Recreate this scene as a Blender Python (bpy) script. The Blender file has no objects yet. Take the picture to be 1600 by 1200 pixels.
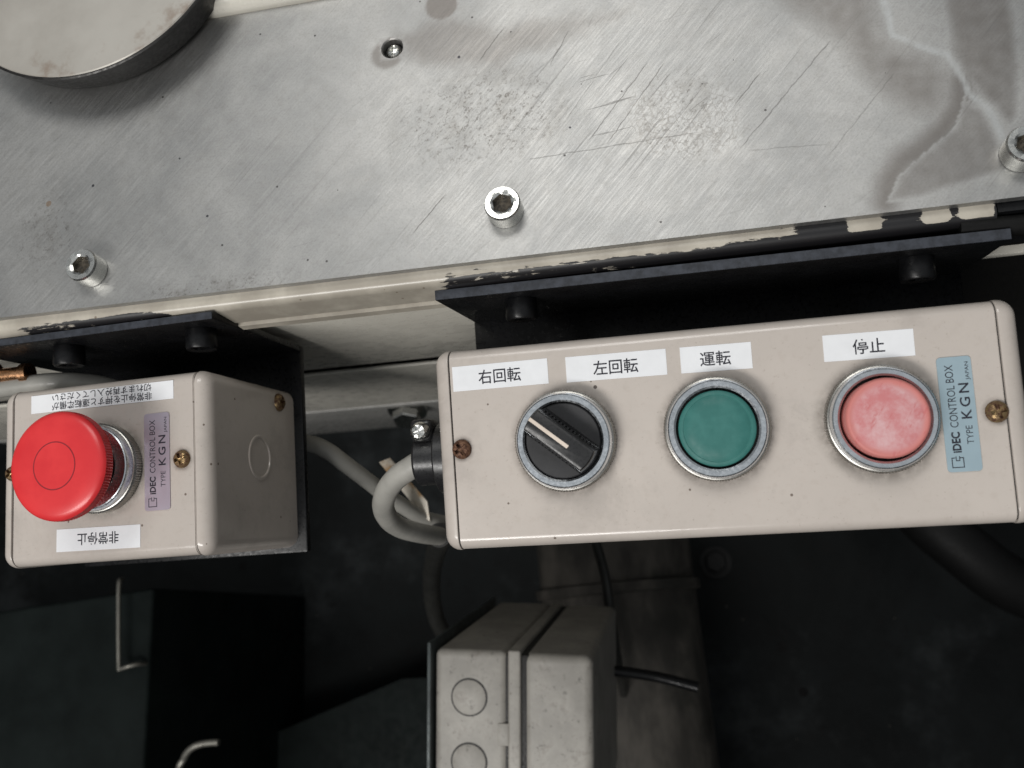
import bpy, bmesh, math, random
from mathutils import Vector, Matrix, noise
random.seed(7)
S = 0.001                      # all building is done in millimetres
sc = bpy.context.scene
COL = sc.collection
CAMZ = 900.0                   # camera height above the floor, mm
def Z(h): return CAMZ - h      # height of something h mm below the camera

# ------------------------------------------------------------------ camera, world, lights
cam_d = bpy.data.cameras.new('camera'); cam = bpy.data.objects.new('camera', cam_d); COL.objects.link(cam)
Rm = Matrix(((0.9819, 0.0932, 0.1647), (-0.0484, 0.9651, -0.2575), (-0.1829, 0.2448, 0.9521)))
Rm = Rm.to_quaternion().normalized().to_matrix()
cam.matrix_world = Matrix.Translation((0, 0, CAMZ*S)) @ Rm.to_4x4()
cam_d.sensor_fit = 'HORIZONTAL'; cam_d.sensor_width = 36; cam_d.lens = 31.5
cam_d.clip_start = 0.01; cam_d.clip_end = 50
cam_d.dof.use_dof = True; cam_d.dof.focus_distance = 0.262; cam_d.dof.aperture_fstop = 18
sc.camera = cam
w = bpy.data.worlds.new('World'); sc.world = w; w.use_nodes = True
# dim workshop: pale ceiling overhead, dark surroundings at eye level and below
_n = w.node_tree.nodes; _l = w.node_tree.links
_tc = _n.new('ShaderNodeTexCoord'); _sp = _n.new('ShaderNodeSeparateXYZ'); _mr = _n.new('ShaderNodeMapRange')
_mr.interpolation_type = 'SMOOTHSTEP'
for _i, _v in zip((1, 2, 3, 4), (0.25, 0.95, 0.05, 0.40)): _mr.inputs[_i].default_value = _v
_l.new(_tc.outputs['Generated'], _sp.inputs[0]); _l.new(_sp.outputs[2], _mr.inputs[0])
_l.new(_mr.outputs[0], _n['Background'].inputs[1])
_n['Background'].inputs[0].default_value = (0.93, 0.97, 1.0, 1)
def area(name, loc, target, sx, sy, power, col):
    d = bpy.data.lights.new(name, 'AREA'); d.shape = 'RECTANGLE'; d.size = sx; d.size_y = sy; d.energy = power; d.color = col
    o = bpy.data.objects.new(name, d); COL.objects.link(o); o.location = loc
    o.rotation_euler = (Vector(target) - Vector(loc)).to_track_quat('-Z', 'Y').to_euler()
area('ceiling_light', (-0.15, 1.25, 2.75), (0.0, 0.1, 0.66), 1.0, 0.8, 15, (1.0, 0.985, 0.95))
area('work_lamp', (-0.42, -0.62, 1.50), (-0.05, 0.05, 0.66), 0.75, 0.2, 9.0, (1.0, 0.98, 0.95))
sc.view_settings.view_transform = 'Standard'; sc.view_settings.look = 'None'
sc.view_settings.exposure = 0.0; sc.view_settings.gamma = 1.0; sc.view_settings.use_curve_mapping = False

# ------------------------------------------------------------------ materials
class NT:
    def __init__(s, name):
        s.m = bpy.data.materials.new(name); s.m.use_nodes = True; s.t = s.m.node_tree; s.n = s.t.nodes
        s.p = s.n['Principled BSDF']
    def add(s, typ, **kw):
        n = s.n.new(typ)
        for k, v in kw.items(): setattr(n, k, v)
        return n
    def link(s, a, b): s.t.links.new(a, b)
    def coord(s, scale=(1, 1, 1), rot=(0, 0, 0)):
        tc = s.add('ShaderNodeTexCoord'); mp = s.add('ShaderNodeMapping')
        mp.inputs['Rotation'].default_value = rot
        s.link(tc.outputs['Object'], mp.inputs['Vector'])
        m2 = s.add('ShaderNodeMapping'); m2.inputs['Scale'].default_value = scale      # turn first, then stretch
        s.link(mp.outputs[0], m2.inputs['Vector']); return m2.outputs[0]
    def noise(s, scale, detail=4, rough=0.55, vec=None, dist=0):
        n = s.add('ShaderNodeTexNoise'); n.inputs['Scale'].default_value = scale; n.inputs['Detail'].default_value = detail
        n.inputs['Roughness'].default_value = rough; n.inputs['Distortion'].default_value = dist
        s.link(vec if vec is not None else s.coord(), n.inputs['Vector']); return n.outputs['Fac']
    def ramp(s, fac, a, b, va=0.0, vb=1.0):
        n = s.add('ShaderNodeMapRange'); n.interpolation_type = 'SMOOTHSTEP'
        for i, v in zip((1, 2, 3, 4), (a, b, va, vb)): n.inputs[i].default_value = v
        s.link(fac, n.inputs[0]); return n.outputs[0]
    def math(s, op, a, b=None, c=None):
        n = s.add('ShaderNodeMath', operation=op)
        for i, v in enumerate((a, b, c)):
            if v is None: continue
            if isinstance(v, (int, float)): n.inputs[i].default_value = v
            else: s.link(v, n.inputs[i])
        return n.outputs[0]
    def mix(s, fac, a, b):
        n = s.add('ShaderNodeMix', data_type='RGBA')
        for i, v in ((0, fac), (6, a), (7, b)):
            if isinstance(v, (int, float)): n.inputs[i].default_value = v
            elif isinstance(v, tuple): n.inputs[i].default_value = (*v, 1)
            else: s.link(v, n.inputs[i])
        return n.outputs[2]
    def attr(s, name):
        n = s.add('ShaderNodeAttribute', attribute_name=name); return n.outputs['Fac']
    def bump(s, h, strength, dist):
        n = s.add('ShaderNodeBump'); n.inputs['Strength'].default_value = strength; n.inputs['Distance'].default_value = dist*S
        s.link(h, n.inputs['Height']); s.link(n.outputs[0], s.p.inputs['Normal'])
    def set(s, base=None, metal=None, rough=None, **kw):
        for k, v in (('Base Color', base), ('Metallic', metal), ('Roughness', rough)):
            if v is None: continue
            if isinstance(v, tuple): s.p.inputs[k].default_value = (*v, 1)
            elif isinstance(v, (int, float)): s.p.inputs[k].default_value = v
            else: s.link(v, s.p.inputs[k])
        for k, v in kw.items(): s.p.inputs[k.replace('_', ' ')].default_value = v
        return s.m
MAT = {}
def simple(name, base, metal=0.0, rough=0.5, var=0.12, nscale=150, bump=0.0, rvar=0.1, **kw):
    t = NT(name); f = t.noise(nscale, 5, 0.6)
    d = tuple(c*(1-var) for c in base); l = tuple(min(1, c*(1+var)) for c in base)
    g = t.noise(nscale*6, 3)
    t.set(t.mix(t.ramp(f, 0.3, 0.7), d, l), metal, t.ramp(g, 0.3, 0.7, max(0.03, rough-rvar), min(1, rough+rvar)), **kw)
    if bump: t.bump(g, bump, 0.2)
    MAT[name] = t.m; return t.m

def specks(t, scale, size, seedrot, keep=0.62):
    v = t.add('ShaderNodeTexVoronoi'); v.inputs['Scale'].default_value = scale
    t.link(t.coord(rot=(0, 0, seedrot)), v.inputs['Vector'])
    sp = t.math('LESS_THAN', v.outputs['Distance'], size)
    c = t.add('ShaderNodeSeparateColor'); t.link(v.outputs['Color'], c.inputs[0])
    return t.math('MULTIPLY', sp, t.math('GREATER_THAN', c.outputs[0], keep))

def enamel(name, base, grime_pts=(), zface=0):
    """old beige enamel: faint yellowing, specks, grime packed round the bezels"""
    t = NT(name)
    big = t.noise(28, 5, 0.6); fine = t.noise(420, 3, 0.6)
    c = t.mix(t.ramp(big, 0.35, 0.68), tuple(x*0.93 for x in base), base)
    c = t.mix(t.math('MULTIPLY', t.ramp(fine, 0.5, 0.75), 0.10), c, (0.30, 0.24, 0.18))
    sm_ = t.ramp(t.noise(46, 7, 0.72, dist=0.3), 0.52, 0.70, 0, 0.30); c = t.mix(sm_, c, tuple(x*0.60 for x in base)); dr_ = t.ramp(t.noise(1100, 4, 0.7), 0.62, 0.72, 0, 0.35); c = t.mix(dr_, c, (0.22, 0.17, 0.13))
    c = t.mix(t.math('MULTIPLY', specks(t, 190, 0.075, 0.3, 0.68), 0.8), c, (0.10, 0.07, 0.05))
    c = t.mix(t.math('MULTIPLY', specks(t, 75, 0.045, 1.1, 0.55), 0.85), c, (0.05, 0.035, 0.03))
    sep = t.add('ShaderNodeSeparateXYZ'); t.link(t.coord(), sep.inputs[0])
    total = None
    for (gx, gy, r0, r1) in grime_pts:
        dx = t.math('SUBTRACT', sep.outputs[0], gx*S); dy = t.math('SUBTRACT', sep.outputs[1], gy*S)
        d = t.math('SQRT', t.math('ADD', t.math('MULTIPLY', dx, dx), t.math('MULTIPLY', dy, dy)))
        m = t.ramp(d, r0*S, r1*S, 1.0, 0.0)
        total = m if total is None else t.math('MAXIMUM', total, m)
    if total is not None:
        gn = t.ramp(t.noise(260, 6, 0.7), 0.30, 0.62, 0.15, 1.0)
        c = t.mix(t.math('MULTIPLY', t.math('MULTIPLY', total, gn), 0.55), c, (0.09, 0.072, 0.058))
    t.set(c, 0.0, t.ramp(t.noise(60, 4), 0.3, 0.7, 0.13, 0.24), Specular_IOR_Level=0.5)
    t.bump(t.noise(900, 2), 0.06, 0.15)
    MAT[name] = t.m; return t.m

BEIGE = (0.56, 0.505, 0.458)
enamel('enamel_long', BEIGE, [(-42.8, 0.0, 13.2, 16.6), (-2.6, 0.2, 13.2, 16.6), (38.1, -0.3, 13.2, 17.5), (-72.3, 0, 2.6, 4.2), (65.6, -0.2, 2.6, 4.2)])
enamel('enamel_short', tuple(x*0.93 for x in BEIGE), [(1.5, 0.5, 13.2, 17), (28.7, 1.1, 2.6, 4.5)])
enamel('enamel_plain', tuple(x*0.97 for x in BEIGE))
simple('cream_paint', (0.76, 0.73, 0.65), 0, 0.30, 0.03, 30, 0.02)
simple('grey_paint', (0.30, 0.295, 0.28), 0, 0.28, 0.10, 40, 0.03)
simple('white_paper', (0.80, 0.81, 0.83), 0, 0.38, 0.03, 120)
simple('ink', (0.012, 0.012, 0.022), 0, 0.5, 0.1)
simple('black_plastic', (0.017, 0.017, 0.018), 0, 0.30, 0.2, 200, 0.0, 0.05)
simple('black_steel', (0.006, 0.0062, 0.007), 0.0, 0.34, 0.35, 120, 0.08, Specular_IOR_Level=0.28)
simple('lit_edge', (0.036, 0.040, 0.050), 0.2, 0.42, 0.35, 400, 0.1)  # black bracket's top edge, light from above put into a paler colour
simple('chrome', (0.70, 0.735, 0.77), 1.0, 0.24, 0.10, 200, 0.0, 0.06)
simple('dull_chrome', (0.40, 0.39, 0.365), 1.0, 0.36, 0.15, 200, 0, 0.04)
simple('zinc', (0.66, 0.66, 0.63), 1.0, 0.26, 0.12, 400, 0.05, 0.08)
simple('old_grease', (0.055, 0.045, 0.032), 0.3, 0.4, 0.7, 1500, 0.5)
simple('dark_recess', (0.012, 0.011, 0.010), 0, 0.6)
simple('cable_grey', (0.36, 0.35, 0.32), 0, 0.42, 0.10, 90)
simple('cable_dark', (0.022, 0.022, 0.020), 0, 0.45, 0.15, 90)
simple('wood_pale', (0.62, 0.50, 0.36), 0, 0.6, 0.15, 60)
simple('dim_plastic', (0.40, 0.375, 0.34), 0, 0.45, 0.10, 30, 0.05)
simple('cabinet_green', (0.009, 0.012, 0.0115), 0, 0.5, 0.25, 25, 0, 0.1, Specular_IOR_Level=0.06)
simple('rubber', (0.005, 0.005, 0.005), 0, 0.6, Specular_IOR_Level=0.2)
simple('wire_steel', (0.26, 0.25, 0.22), 0.8, 0.45)
simple('brass', (0.55, 0.30, 0.16), 1.0, 0.3, 0.3, 300)
# rusty brass screw
t = NT('rusty_brass'); f = t.noise(900, 5, 0.7)
t.set(t.mix(t.ramp(f, 0.38, 0.62), (0.34, 0.24, 0.12), (0.085, 0.035, 0.018)), t.ramp(f, 0.4, 0.6, 0.9, 0.1), t.ramp(f, 0.4, 0.6, 0.3, 0.75)); t.bump(f, 0.4, 0.3); MAT['rusty_brass'] = t.m
t = NT('rusted_screw'); f = t.noise(1200, 5, 0.7)
t.set(t.mix(t.ramp(f, 0.38, 0.62), (0.20, 0.105, 0.06), (0.06, 0.022, 0.012)), 0.3, 0.65); t.bump(f, 0.5, 0.3); MAT['rusted_screw'] = t.m
# buttons
t = NT('green_plastic'); f = t.noise(200, 5, 0.6)
t.set(t.mix(t.ramp(f, 0.35, 0.7), (0.034, 0.155, 0.138), (0.048, 0.188, 0.168)), 0, t.ramp(t.noise(500, 5, 0.7), 0.3, 0.7, 0.42, 0.6), Specular_IOR_Level=0.35); MAT['green_plastic'] = t.m
t = NT('red_plastic'); t.set(t.mix(t.ramp(t.noise(120), 0.3, 0.7), (0.66, 0.030, 0.036), (0.74, 0.042, 0.046)), 0, 0.30); MAT['red_plastic'] = t.m
t = NT('worn_red'); n1 = t.noise(150, 6, 0.7); n2 = t.noise(700, 4, 0.7, vec=t.coord((1, 0.25, 1), (0, 0, 0.6)))
c = t.mix(t.ramp(n1, 0.33, 0.72), (0.58, 0.20, 0.205), (0.68, 0.44, 0.45))
sep = t.add('ShaderNodeSeparateXYZ'); t.link(t.coord(), sep.inputs[0])
dx = t.math('SUBTRACT', sep.outputs[0], 38.1*S)
rr = t.math('SQRT', t.math('ADD', t.math('MULTIPLY', dx, dx), t.math('MULTIPLY', sep.outputs[1], sep.outputs[1])))
rub = t.ramp(t.math('ADD', rr, t.math('MULTIPLY', t.math('SUBTRACT', n1, 0.5), 0.004)), 0.0072, 0.0094)
c = t.mix(rub, c, (0.60, 0.20, 0.18))
c = t.mix(t.ramp(n2, 0.56, 0.70, 0, 0.6), c, (0.52, 0.12, 0.12))
t.set(c, 0, 0.55); t.bump(n2, 0.15, 0.15); MAT['worn_red'] = t.m
# name plates: thin aluminium, the mauve one tinted with a painted-in reflection
simple('plate_blue', (0.40, 0.52, 0.58), 0.5, 0.36, 0.04, 60, 0, 0.03)
simple('plate_mauve', (0.46, 0.41, 0.48), 0.5, 0.36, 0.06, 40, 0, 0.03)

# brushed, stained machine plate
t = NT('brushed_plate')
ang = math.radians(47)
br = t.noise(1, 3, 0.6, vec=t.coord((70, 1900, 1), (0, 0, -ang)))
br2 = t.noise(1, 4, 0.7, vec=t.coord((40, 1100, 1), (0, 0, -ang+0.18)))
br3 = t.noise(1, 3, 0.7, vec=t.coord((60, 1700, 1), (0, 0, -ang-0.35)))
cl = t.noise(22, 6, 0.65, dist=0.4); mott = t.noise(240, 5, 0.7)
base = t.mix(t.ramp(cl, 0.32, 0.70), (0.345, 0.346, 0.342), (0.49, 0.485, 0.472))
base = t.mix(t.math('MULTIPLY', t.ramp(mott, 0.45, 0.75), 0.16), base, (0.20, 0.18, 0.15))
base = t.mix(t.math('MULTIPLY', t.ramp(br, 0.40, 0.72), 0.20), base, (0.68, 0.68, 0.67))
grain = t.noise(1500, 3, 0.7)
base = t.mix(t.ramp(grain, 0.42, 0.72, 0, 0.28), base, (0.22, 0.215, 0.205))
smd = t.noise(70, 6, 0.7)
base = t.mix(t.math('MULTIPLY', t.ramp(smd, 0.42, 0.72), t.math('MULTIPLY', t.attr('grime'), 0.6)), base, (0.20, 0.185, 0.165))
base = t.mix(t.math('MULTIPLY', t.ramp(br2, 0.56, 0.76), 0.16), base, (0.22, 0.21, 0.20))
st = t.attr('stain'); pale = t.attr('pale'); gr = t.attr('grime'); scm = t.attr('scratch')
base = t.mix(t.math('MULTIPLY', st, 0.85), base, (0.155, 0.138, 0.125))
base = t.mix(t.math('MULTIPLY', pale, 0.5), base, (0.60, 0.63, 0.64))
pit = t.ramp(t.noise(760, 4, 0.75, vec=t.coord((0.6, 1, 1), (0, 0, -ang))), 0.52, 0.68)
base = t.mix(t.math('MULTIPLY', t.math('MULTIPLY', gr, pit), 0.62), base, (0.11, 0.095, 0.08))
cp = t.ramp(t.noise(330, 5, 0.8), 0.56, 0.63)
base = t.mix(t.math('MULTIPLY', t.math('MULTIPLY', gr, cp), 0.6), base, (0.10, 0.088, 0.075))
# long hairline scratches, dense where the plate is worn
s1 = t.noise(1, 2, 0.5, vec=t.coord((16, 760, 1), (0, 0, -ang-0.03))); s2 = t.noise(1, 2, 0.5, vec=t.coord((34, 1150, 1), (0, 0, -ang+0.22)))
s3 = t.noise(1, 2, 0.5, vec=t.coord((40, 900, 1), (0, 0, -0.15)))
line = t.math('MAXIMUM', t.math('MAXIMUM', t.ramp(s1, 0.665, 0.70), t.ramp(s2, 0.69, 0.72)), t.ramp(s3, 0.70, 0.73))
base = t.mix(t.math('MULTIPLY', t.math('MULTIPLY', line, scm), 0.55), base, (0.12, 0.115, 0.11))
# the deep single scratches
SCR = [(-17.5, 172.7, -25.0, 159.8), (-2.2, 166.5, -21.7, 140.7), (5.0, 157.8, -15.2, 133.4), (11.5, 153.5, 2.3, 143.2), (12.4, 141.5, 3.3, 131.4), (9.8, 156.8, -10.0, 131.6), (21.6, 143.1, 11.1, 131.4), (-9.5, 176.8, -12.8, 170.7), (-37.0, 177.4, -46.6, 165.5), (56.5, 155.9, 26.3, 124.1), (71.8, 142.9, 49.8, 118.6), (-57.0, 124.0, -69.0, 111.2), (-33.5, 131.0, 18.3, 132.3), (29.0, 124.6, 52.1, 123.1), (36.2, 149.0, 26.0, 137.3)]
cc = t.add('ShaderNodeSeparateXYZ'); t.link(t.coord(), cc.inputs[0]); wob = t.math('MULTIPLY', t.math('SUBTRACT', t.noise(260, 3), 0.5), 0.0012)
for i_, (ax, ay, bx, by) in enumerate(SCR):
    L_ = math.hypot(bx-ax, by-ay); ux, uy = (bx-ax)/L_, (by-ay)/L_; cu_ = (ax*ux+ay*uy)*S; cv_ = (-ax*uy+ay*ux)*S
    u_ = t.math('SUBTRACT', t.math('ADD', t.math('MULTIPLY', cc.outputs[0], ux), t.math('MULTIPLY', cc.outputs[1], uy)), cu_)
    v_ = t.math('ADD', t.math('SUBTRACT', t.math('ADD', t.math('MULTIPLY', cc.outputs[0], -uy), t.math('MULTIPLY', cc.outputs[1], ux)), cv_), wob)
    m_ = t.math('MULTIPLY', t.ramp(t.math('ABSOLUTE', v_), 0.00008, 0.00026, 1, 0), t.math('MULTIPLY', t.ramp(u_, 0, 0.003), t.ramp(u_, (L_-4)*S, L_*S, 1, 0)))
    base = t.mix(t.math('MULTIPLY', m_, (0.5, 0.3, 0.62)[i_ % 3]), base, (0.10, 0.095, 0.09))
vor = t.add('ShaderNodeTexVoronoi', feature='DISTANCE_TO_EDGE'); vor.inputs['Scale'].default_value = 560
wv = t.add('ShaderNodeVectorMath', operation='ADD'); wn = t.add('ShaderNodeTexNoise'); wn.inputs['Scale'].default_value = 300; t.link(t.coord(), wn.inputs['Vector'])
wm = t.add('ShaderNodeVectorMath', operation='SCALE'); wm.inputs['Scale'].default_value = 0.004; t.link(wn.outputs['Color'], wm.inputs[0])
t.link(t.coord((0.6, 1, 1), (0, 0, -ang)), wv.inputs[0]); t.link(wm.outputs[0], wv.inputs[1]); t.link(wv.outputs[0], vor.inputs['Vector'])
crk = t.math('MULTIPLY', t.ramp(vor.outputs['Distance'], 0.03, 0.10, 1.0, 0.0), t.attr('residue'))
base = t.mix(t.math('MULTIPLY', t.attr('residue'), 0.25), base, (0.62, 0.62, 0.61))
base = t.mix(t.math('MULTIPLY', crk, 0.38), base, (0.20, 0.18, 0.16))
base = t.mix(t.math('MULTIPLY', specks(t, 150, 0.055, 0.5, 0.62), 0.8), base, (0.05, 0.045, 0.045))
base = t.mix(t.math('MULTIPLY', specks(t, 60, 0.03, 1.5, 0.45), 0.85), base, (0.03, 0.03, 0.04))
base = t.mix(t.math('MULTIPLY', specks(t, 28, 0.05, 2.2, 0.80), 0.5), base, (0.30, 0.17, 0.07))
ro = t.math('ADD', t.ramp(br, 0.3, 0.7, 0.43, 0.53), t.math('MULTIPLY', st, -0.05))
t.set(base, 0.90, ro)
hh = t.math('ADD', t.math('MULTIPLY', br, 0.6), t.math('ADD', t.math('MULTIPLY', br2, 0.5), t.math('MULTIPLY', br3, 0.4)))
hh = t.math('ADD', hh, t.math('MULTIPLY', t.math('ADD', t.math('MULTIPLY', gr, pit), t.math('MULTIPLY', t.math('MULTIPLY', line, scm), 0.25)), -1.0))
t.bump(hh, 0.25, 0.06); MAT['brushed_plate'] = t.m

# rail: cream paint with black paint smeared and flaking along it
t = NT('rail_paint')
n1 = t.noise(1, 6, 0.72, vec=t.coord((42, 420, 300)), dist=0.5); n2 = t.noise(1, 4, 0.7, vec=t.coord((330, 900, 800)))
lvl = t.attr('flake')
v = t.math('ADD', t.math('ADD', t.math('MULTIPLY', n1, 0.78), t.math('MULTIPLY', n2, 0.22)), lvl)
k = t.ramp(v, 0.985, 1.015)
rc = t.mix(t.ramp(t.noise(70, 5, 0.6), 0.35, 0.7), (0.38, 0.345, 0.29), (0.54, 0.50, 0.425))
rc = t.mix(t.math('MULTIPLY', specks(t, 240, 0.10, 0.2, 0.7), 0.7), rc, (0.12, 0.08, 0.05))
t.set(t.mix(k, rc, (0.011, 0.0105, 0.012)), 0, t.ramp(k, 0, 1, 0.26, 0.42)); t.bump(k, 0.5, 0.12); MAT['rail_paint'] = t.m
# oily workshop floor
t = NT('floor_oil'); a = t.noise(7, 7, 0.65, dist=0.5); b = t.noise(60, 5, 0.7)
c = t.mix(t.ramp(a, 0.32, 0.70), (0.003, 0.0036, 0.0036), (0.010, 0.0115, 0.0118))
dst = t.noise(3.2, 6, 0.7)
c = t.mix(t.ramp(dst, 0.54, 0.70, 0, 0.9), c, (0.028, 0.031, 0.032))
c = t.mix(t.math('MULTIPLY', t.ramp(b, 0.5, 0.75), 0.7), c, (0.006, 0.006, 0.006))
c = t.mix(specks(t, 24, 0.11, 0.9, 0.8), c, (0.004, 0.004, 0.004))
c = t.mix(t.math('MULTIPLY', specks(t, 55, 0.05, 0.4, 0.8), 0.5), c, (0.10, 0.09, 0.075))
t.set(c, 0, t.ramp(a, 0.3, 0.7, 0.5, 0.75), Specular_IOR_Level=0.08); t.bump(b, 0.4, 2); MAT['floor_oil'] = t.m
# streaked pipe
t = NT('streaked_pipe'); a = t.noise(1, 5, 0.65, vec=t.coord((40, 14, 40))); b = t.noise(14, 4)
c = t.mix(t.ramp(a, 0.35, 0.68), (0.042, 0.039, 0.035), (0.088, 0.080, 0.070))
c = t.mix(t.ramp(b, 0.45, 0.65, 0, 0.8), c, (0.022, 0.022, 0.020))
t.set(c, 0, 0.6, Specular_IOR_Level=0.1); MAT['streaked_pipe'] = t.m
# dirty switch box
t = NT('dirty_plastic'); a = t.noise(45, 5, 0.65); b = t.noise(230, 5, 0.75)
c = t.mix(t.ramp(a, 0.35, 0.7), (0.26, 0.245, 0.22), (0.36, 0.34, 0.305))
c = t.mix(t.ramp(t.noise(95, 7, 0.75), 0.52, 0.70, 0, 0.45), c, (0.12, 0.10, 0.085)); c = t.mix(t.ramp(b, 0.57, 0.72, 0, 0.85), c, (0.05, 0.042, 0.035))
t.set(c, 0, 0.5); MAT['dirty_plastic'] = t.m

# ------------------------------------------------------------------ builders
def finish(name, bm, mat, parent=None, smooth=32, mtx=None):
    me = bpy.data.meshes.new(name)
    bmesh.ops.recalc_face_normals(bm, faces=bm.faces[:])
    if mtx is not None: bm.transform(mtx)
    bm.transform(Matrix.Scale(S, 4)); bm.to_mesh(me); bm.free()
    return link(name, me, mat, parent, smooth)
def link(name, me, mat, parent=None, smooth=32):
    if mat: me.materials.append(MAT[mat])
    if smooth:
        me.polygons.foreach_set('use_smooth', [True]*len(me.polygons)); me.set_sharp_from_angle(angle=math.radians(smooth))
    o = bpy.data.objects.new(name, me); COL.objects.link(o); o.parent = parent
    return o
def thing(name, label, cat, mtx=None, group=None):
    o = bpy.data.objects.new(name, None); COL.objects.link(o); o.empty_display_size = 0.01
    if mtx is not None:
        m = mtx.copy(); m.translation = m.translation*S; o.matrix_world = m
    return tag(o, label, cat, group)
def tag(o, label, cat, group=None):
    o['label'] = label; o['category'] = cat
    if group: o['group'] = group
    return o
def copy_part(src, parent, mtx):
    o = src.copy(); COL.objects.link(o); o.parent = parent; m = mtx.copy(); m.translation = m.translation*S; o.matrix_local = m
    return o
def box(bm, x0, x1, y0, y1, z0, z1, bev=0, seg=3, edges=None):
    r = bmesh.ops.create_cube(bm, size=1); vs = r['verts']
    for v in vs: v.co = Vector(((x0+x1)/2+v.co.x*(x1-x0), (y0+y1)/2+v.co.y*(y1-y0), (z0+z1)/2+v.co.z*(z1-z0)))
    if bev:
        es = list({e for v in vs for e in v.link_edges})
        if edges: es = [e for e in es if edges(e)]
        bmesh.ops.bevel(bm, geom=es, offset=bev, segments=seg, profile=0.5, affect='EDGES')
    return bm
def NB(): return bmesh.new()
def lathe(bm, prof, seg=48, mtx=None, rad=None):
    """profile [(r,z)...] turned about z; rad(theta,i) may modulate a ring"""
    rings = []
    M = mtx or Matrix()
    for i, (r, z) in enumerate(prof):
        if r <= 1e-6: rings.append([bm.verts.new(M @ Vector((0, 0, z)))]); continue
        ring = []
        for k in range(seg):
            a = 2*math.pi*k/seg; q = r if rad is None else rad(i, k, a, r)
            ring.append(bm.verts.new(M @ Vector((q*math.cos(a), q*math.sin(a), z))))
        rings.append(ring)
    for a, b in zip(rings, rings[1:]):
        if len(a) == 1 and len(b) == 1: continue
        for k in range(seg):
            k2 = (k+1) % seg
            if len(a) == 1: bm.faces.new((a[0], b[k], b[k2]))
            elif len(b) == 1: bm.faces.new((a[k], a[k2], b[0]))
            else: bm.faces.new((a[k], a[k2], b[k2], b[k]))
    return bm
def tube(bm, pts, r, seg=14, sub=6, cap=True):
    P = [Vector(p) for p in pts]; path = []
    for i in range(len(P)-1):
        p0 = P[max(i-1, 0)]; p1 = P[i]; p2 = P[i+1]; p3 = P[min(i+2, len(P)-1)]
        for k in range(sub):
            u = k/sub
            path.append(0.5*((2*p1)+(p2-p0)*u+(2*p0-5*p1+4*p2-p3)*u*u+(3*p1-p0-3*p2+p3)*u**3))
    path.append(P[-1]); up = None; rings = []
    for i, p in enumerate(path):
        d = (path[min(i+1, len(path)-1)]-path[max(i-1, 0)]).normalized()
        if up is None: up = d.orthogonal().normalized()
        up = (up-d*up.dot(d)).normalized(); s = d.cross(up)
        rings.append([bm.verts.new(p+r*(math.cos(2*math.pi*k/seg)*up+math.sin(2*math.pi*k/seg)*s)) for k in range(seg)])
    for a, b in zip(rings, rings[1:]):
        for k in range(seg): bm.faces.new((a[k], a[(k+1) % seg], b[(k+1) % seg], b[k]))
    if cap: bm.faces.new(rings[0][::-1]); bm.faces.new(rings[-1])
    return bm
def hexr(a, R):     # radius of a hexagon (across flats 2R) at angle a
    a = (a + math.pi/6) % (math.pi/3) - math.pi/6
    return R/math.cos(a)
def crossr(a, L, wd):
    c, s = abs(math.cos(a))+1e-9, abs(math.sin(a))+1e-9
    return max(min(L/c, wd/s), min(L/s, wd/c))
def socket_screw_mesh(r, h, seg=48):
    """cap screw standing on z=0 with hexagon socket"""
    f = r*0.50
    prof = [(r*0.97, 0), (r, h*0.04), (r, h*0.90), (r*0.93, h), (f*1.32, h), (f*1.0, h-0.35), (f, h*0.42), (f*0.55, h*0.36), (0, h*0.33)]
    def rad(i, k, a, q):
        if i in (5, 6): return hexr(a, f)
        return q
    return lathe(NB(), prof, seg, rad=rad)
def socket_grime(scr, r, h):
    bm = lathe(NB(), [(r*0.498, h*0.62), (r*0.3, h*0.58), (0, h*0.56)], 48, None, lambda i, k, a, q: hexr(a, q) if i == 0 else q)
    return finish('socket_grime', bm, 'old_grease', scr, 30)
def cross_screw_mesh(r, h, seg=96):
    prof = [(r, 0), (r*0.99, h*0.25), (r*0.85, h*0.72), (r*0.66, h*0.95), (r*0.60, h), (r*0.50, h-1.1), (0, h-1.4)]
    return lathe(NB(), prof, seg, rad=lambda i, k, a, q: crossr(a, r*0.64, r*0.19) if i in (4, 5) else q)
def text_mesh(body, cx, cy, w_, h_, z, rot=0.0, thick=0.0, font_space=1.0, shear=0):
    """flat lettering fitted into a w x h box centred on (cx, cy), millimetres"""
    cu = bpy.data.curves.new('lettering', 'FONT'); cu.body = body; cu.size = 1; cu.align_x = 'LEFT'; cu.space_character = font_space
    cu.offset = thick; cu.resolution_u = 3
    ob = bpy.data.objects.new('lettering', cu); COL.objects.link(ob)
    dg = bpy.context.evaluated_depsgraph_get(); dg.update()
    me = bpy.data.meshes.new_from_object(ob.evaluated_get(dg)); bpy.data.objects.remove(ob); bpy.data.curves.remove(cu)
    xs = [v.co.x for v in me.vertices]; ys = [v.co.y for v in me.vertices]
    x0, x1, y0, y1 = min(xs), max(xs), min(ys), max(ys)
    ca, sa = math.cos(rot), math.sin(rot)
    for v in me.vertices:
        u = ((v.co.x-x0)/(x1-x0)-0.5)*w_; q = ((v.co.y-y0)/(y1-y0)-0.5)*h_
        v.co = Vector((cx+u*ca-q*sa, cy+u*sa+q*ca, z))*S
    me.materials.clear(); return me

# ------------------------------------------------------------------ floor
bm = NB(); box(bm, -3000, 3000, -3000, 3000, -20, 0)
fl = finish('floor', bm, 'floor_oil', None, 0); fl['kind'] = 'structure'

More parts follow.
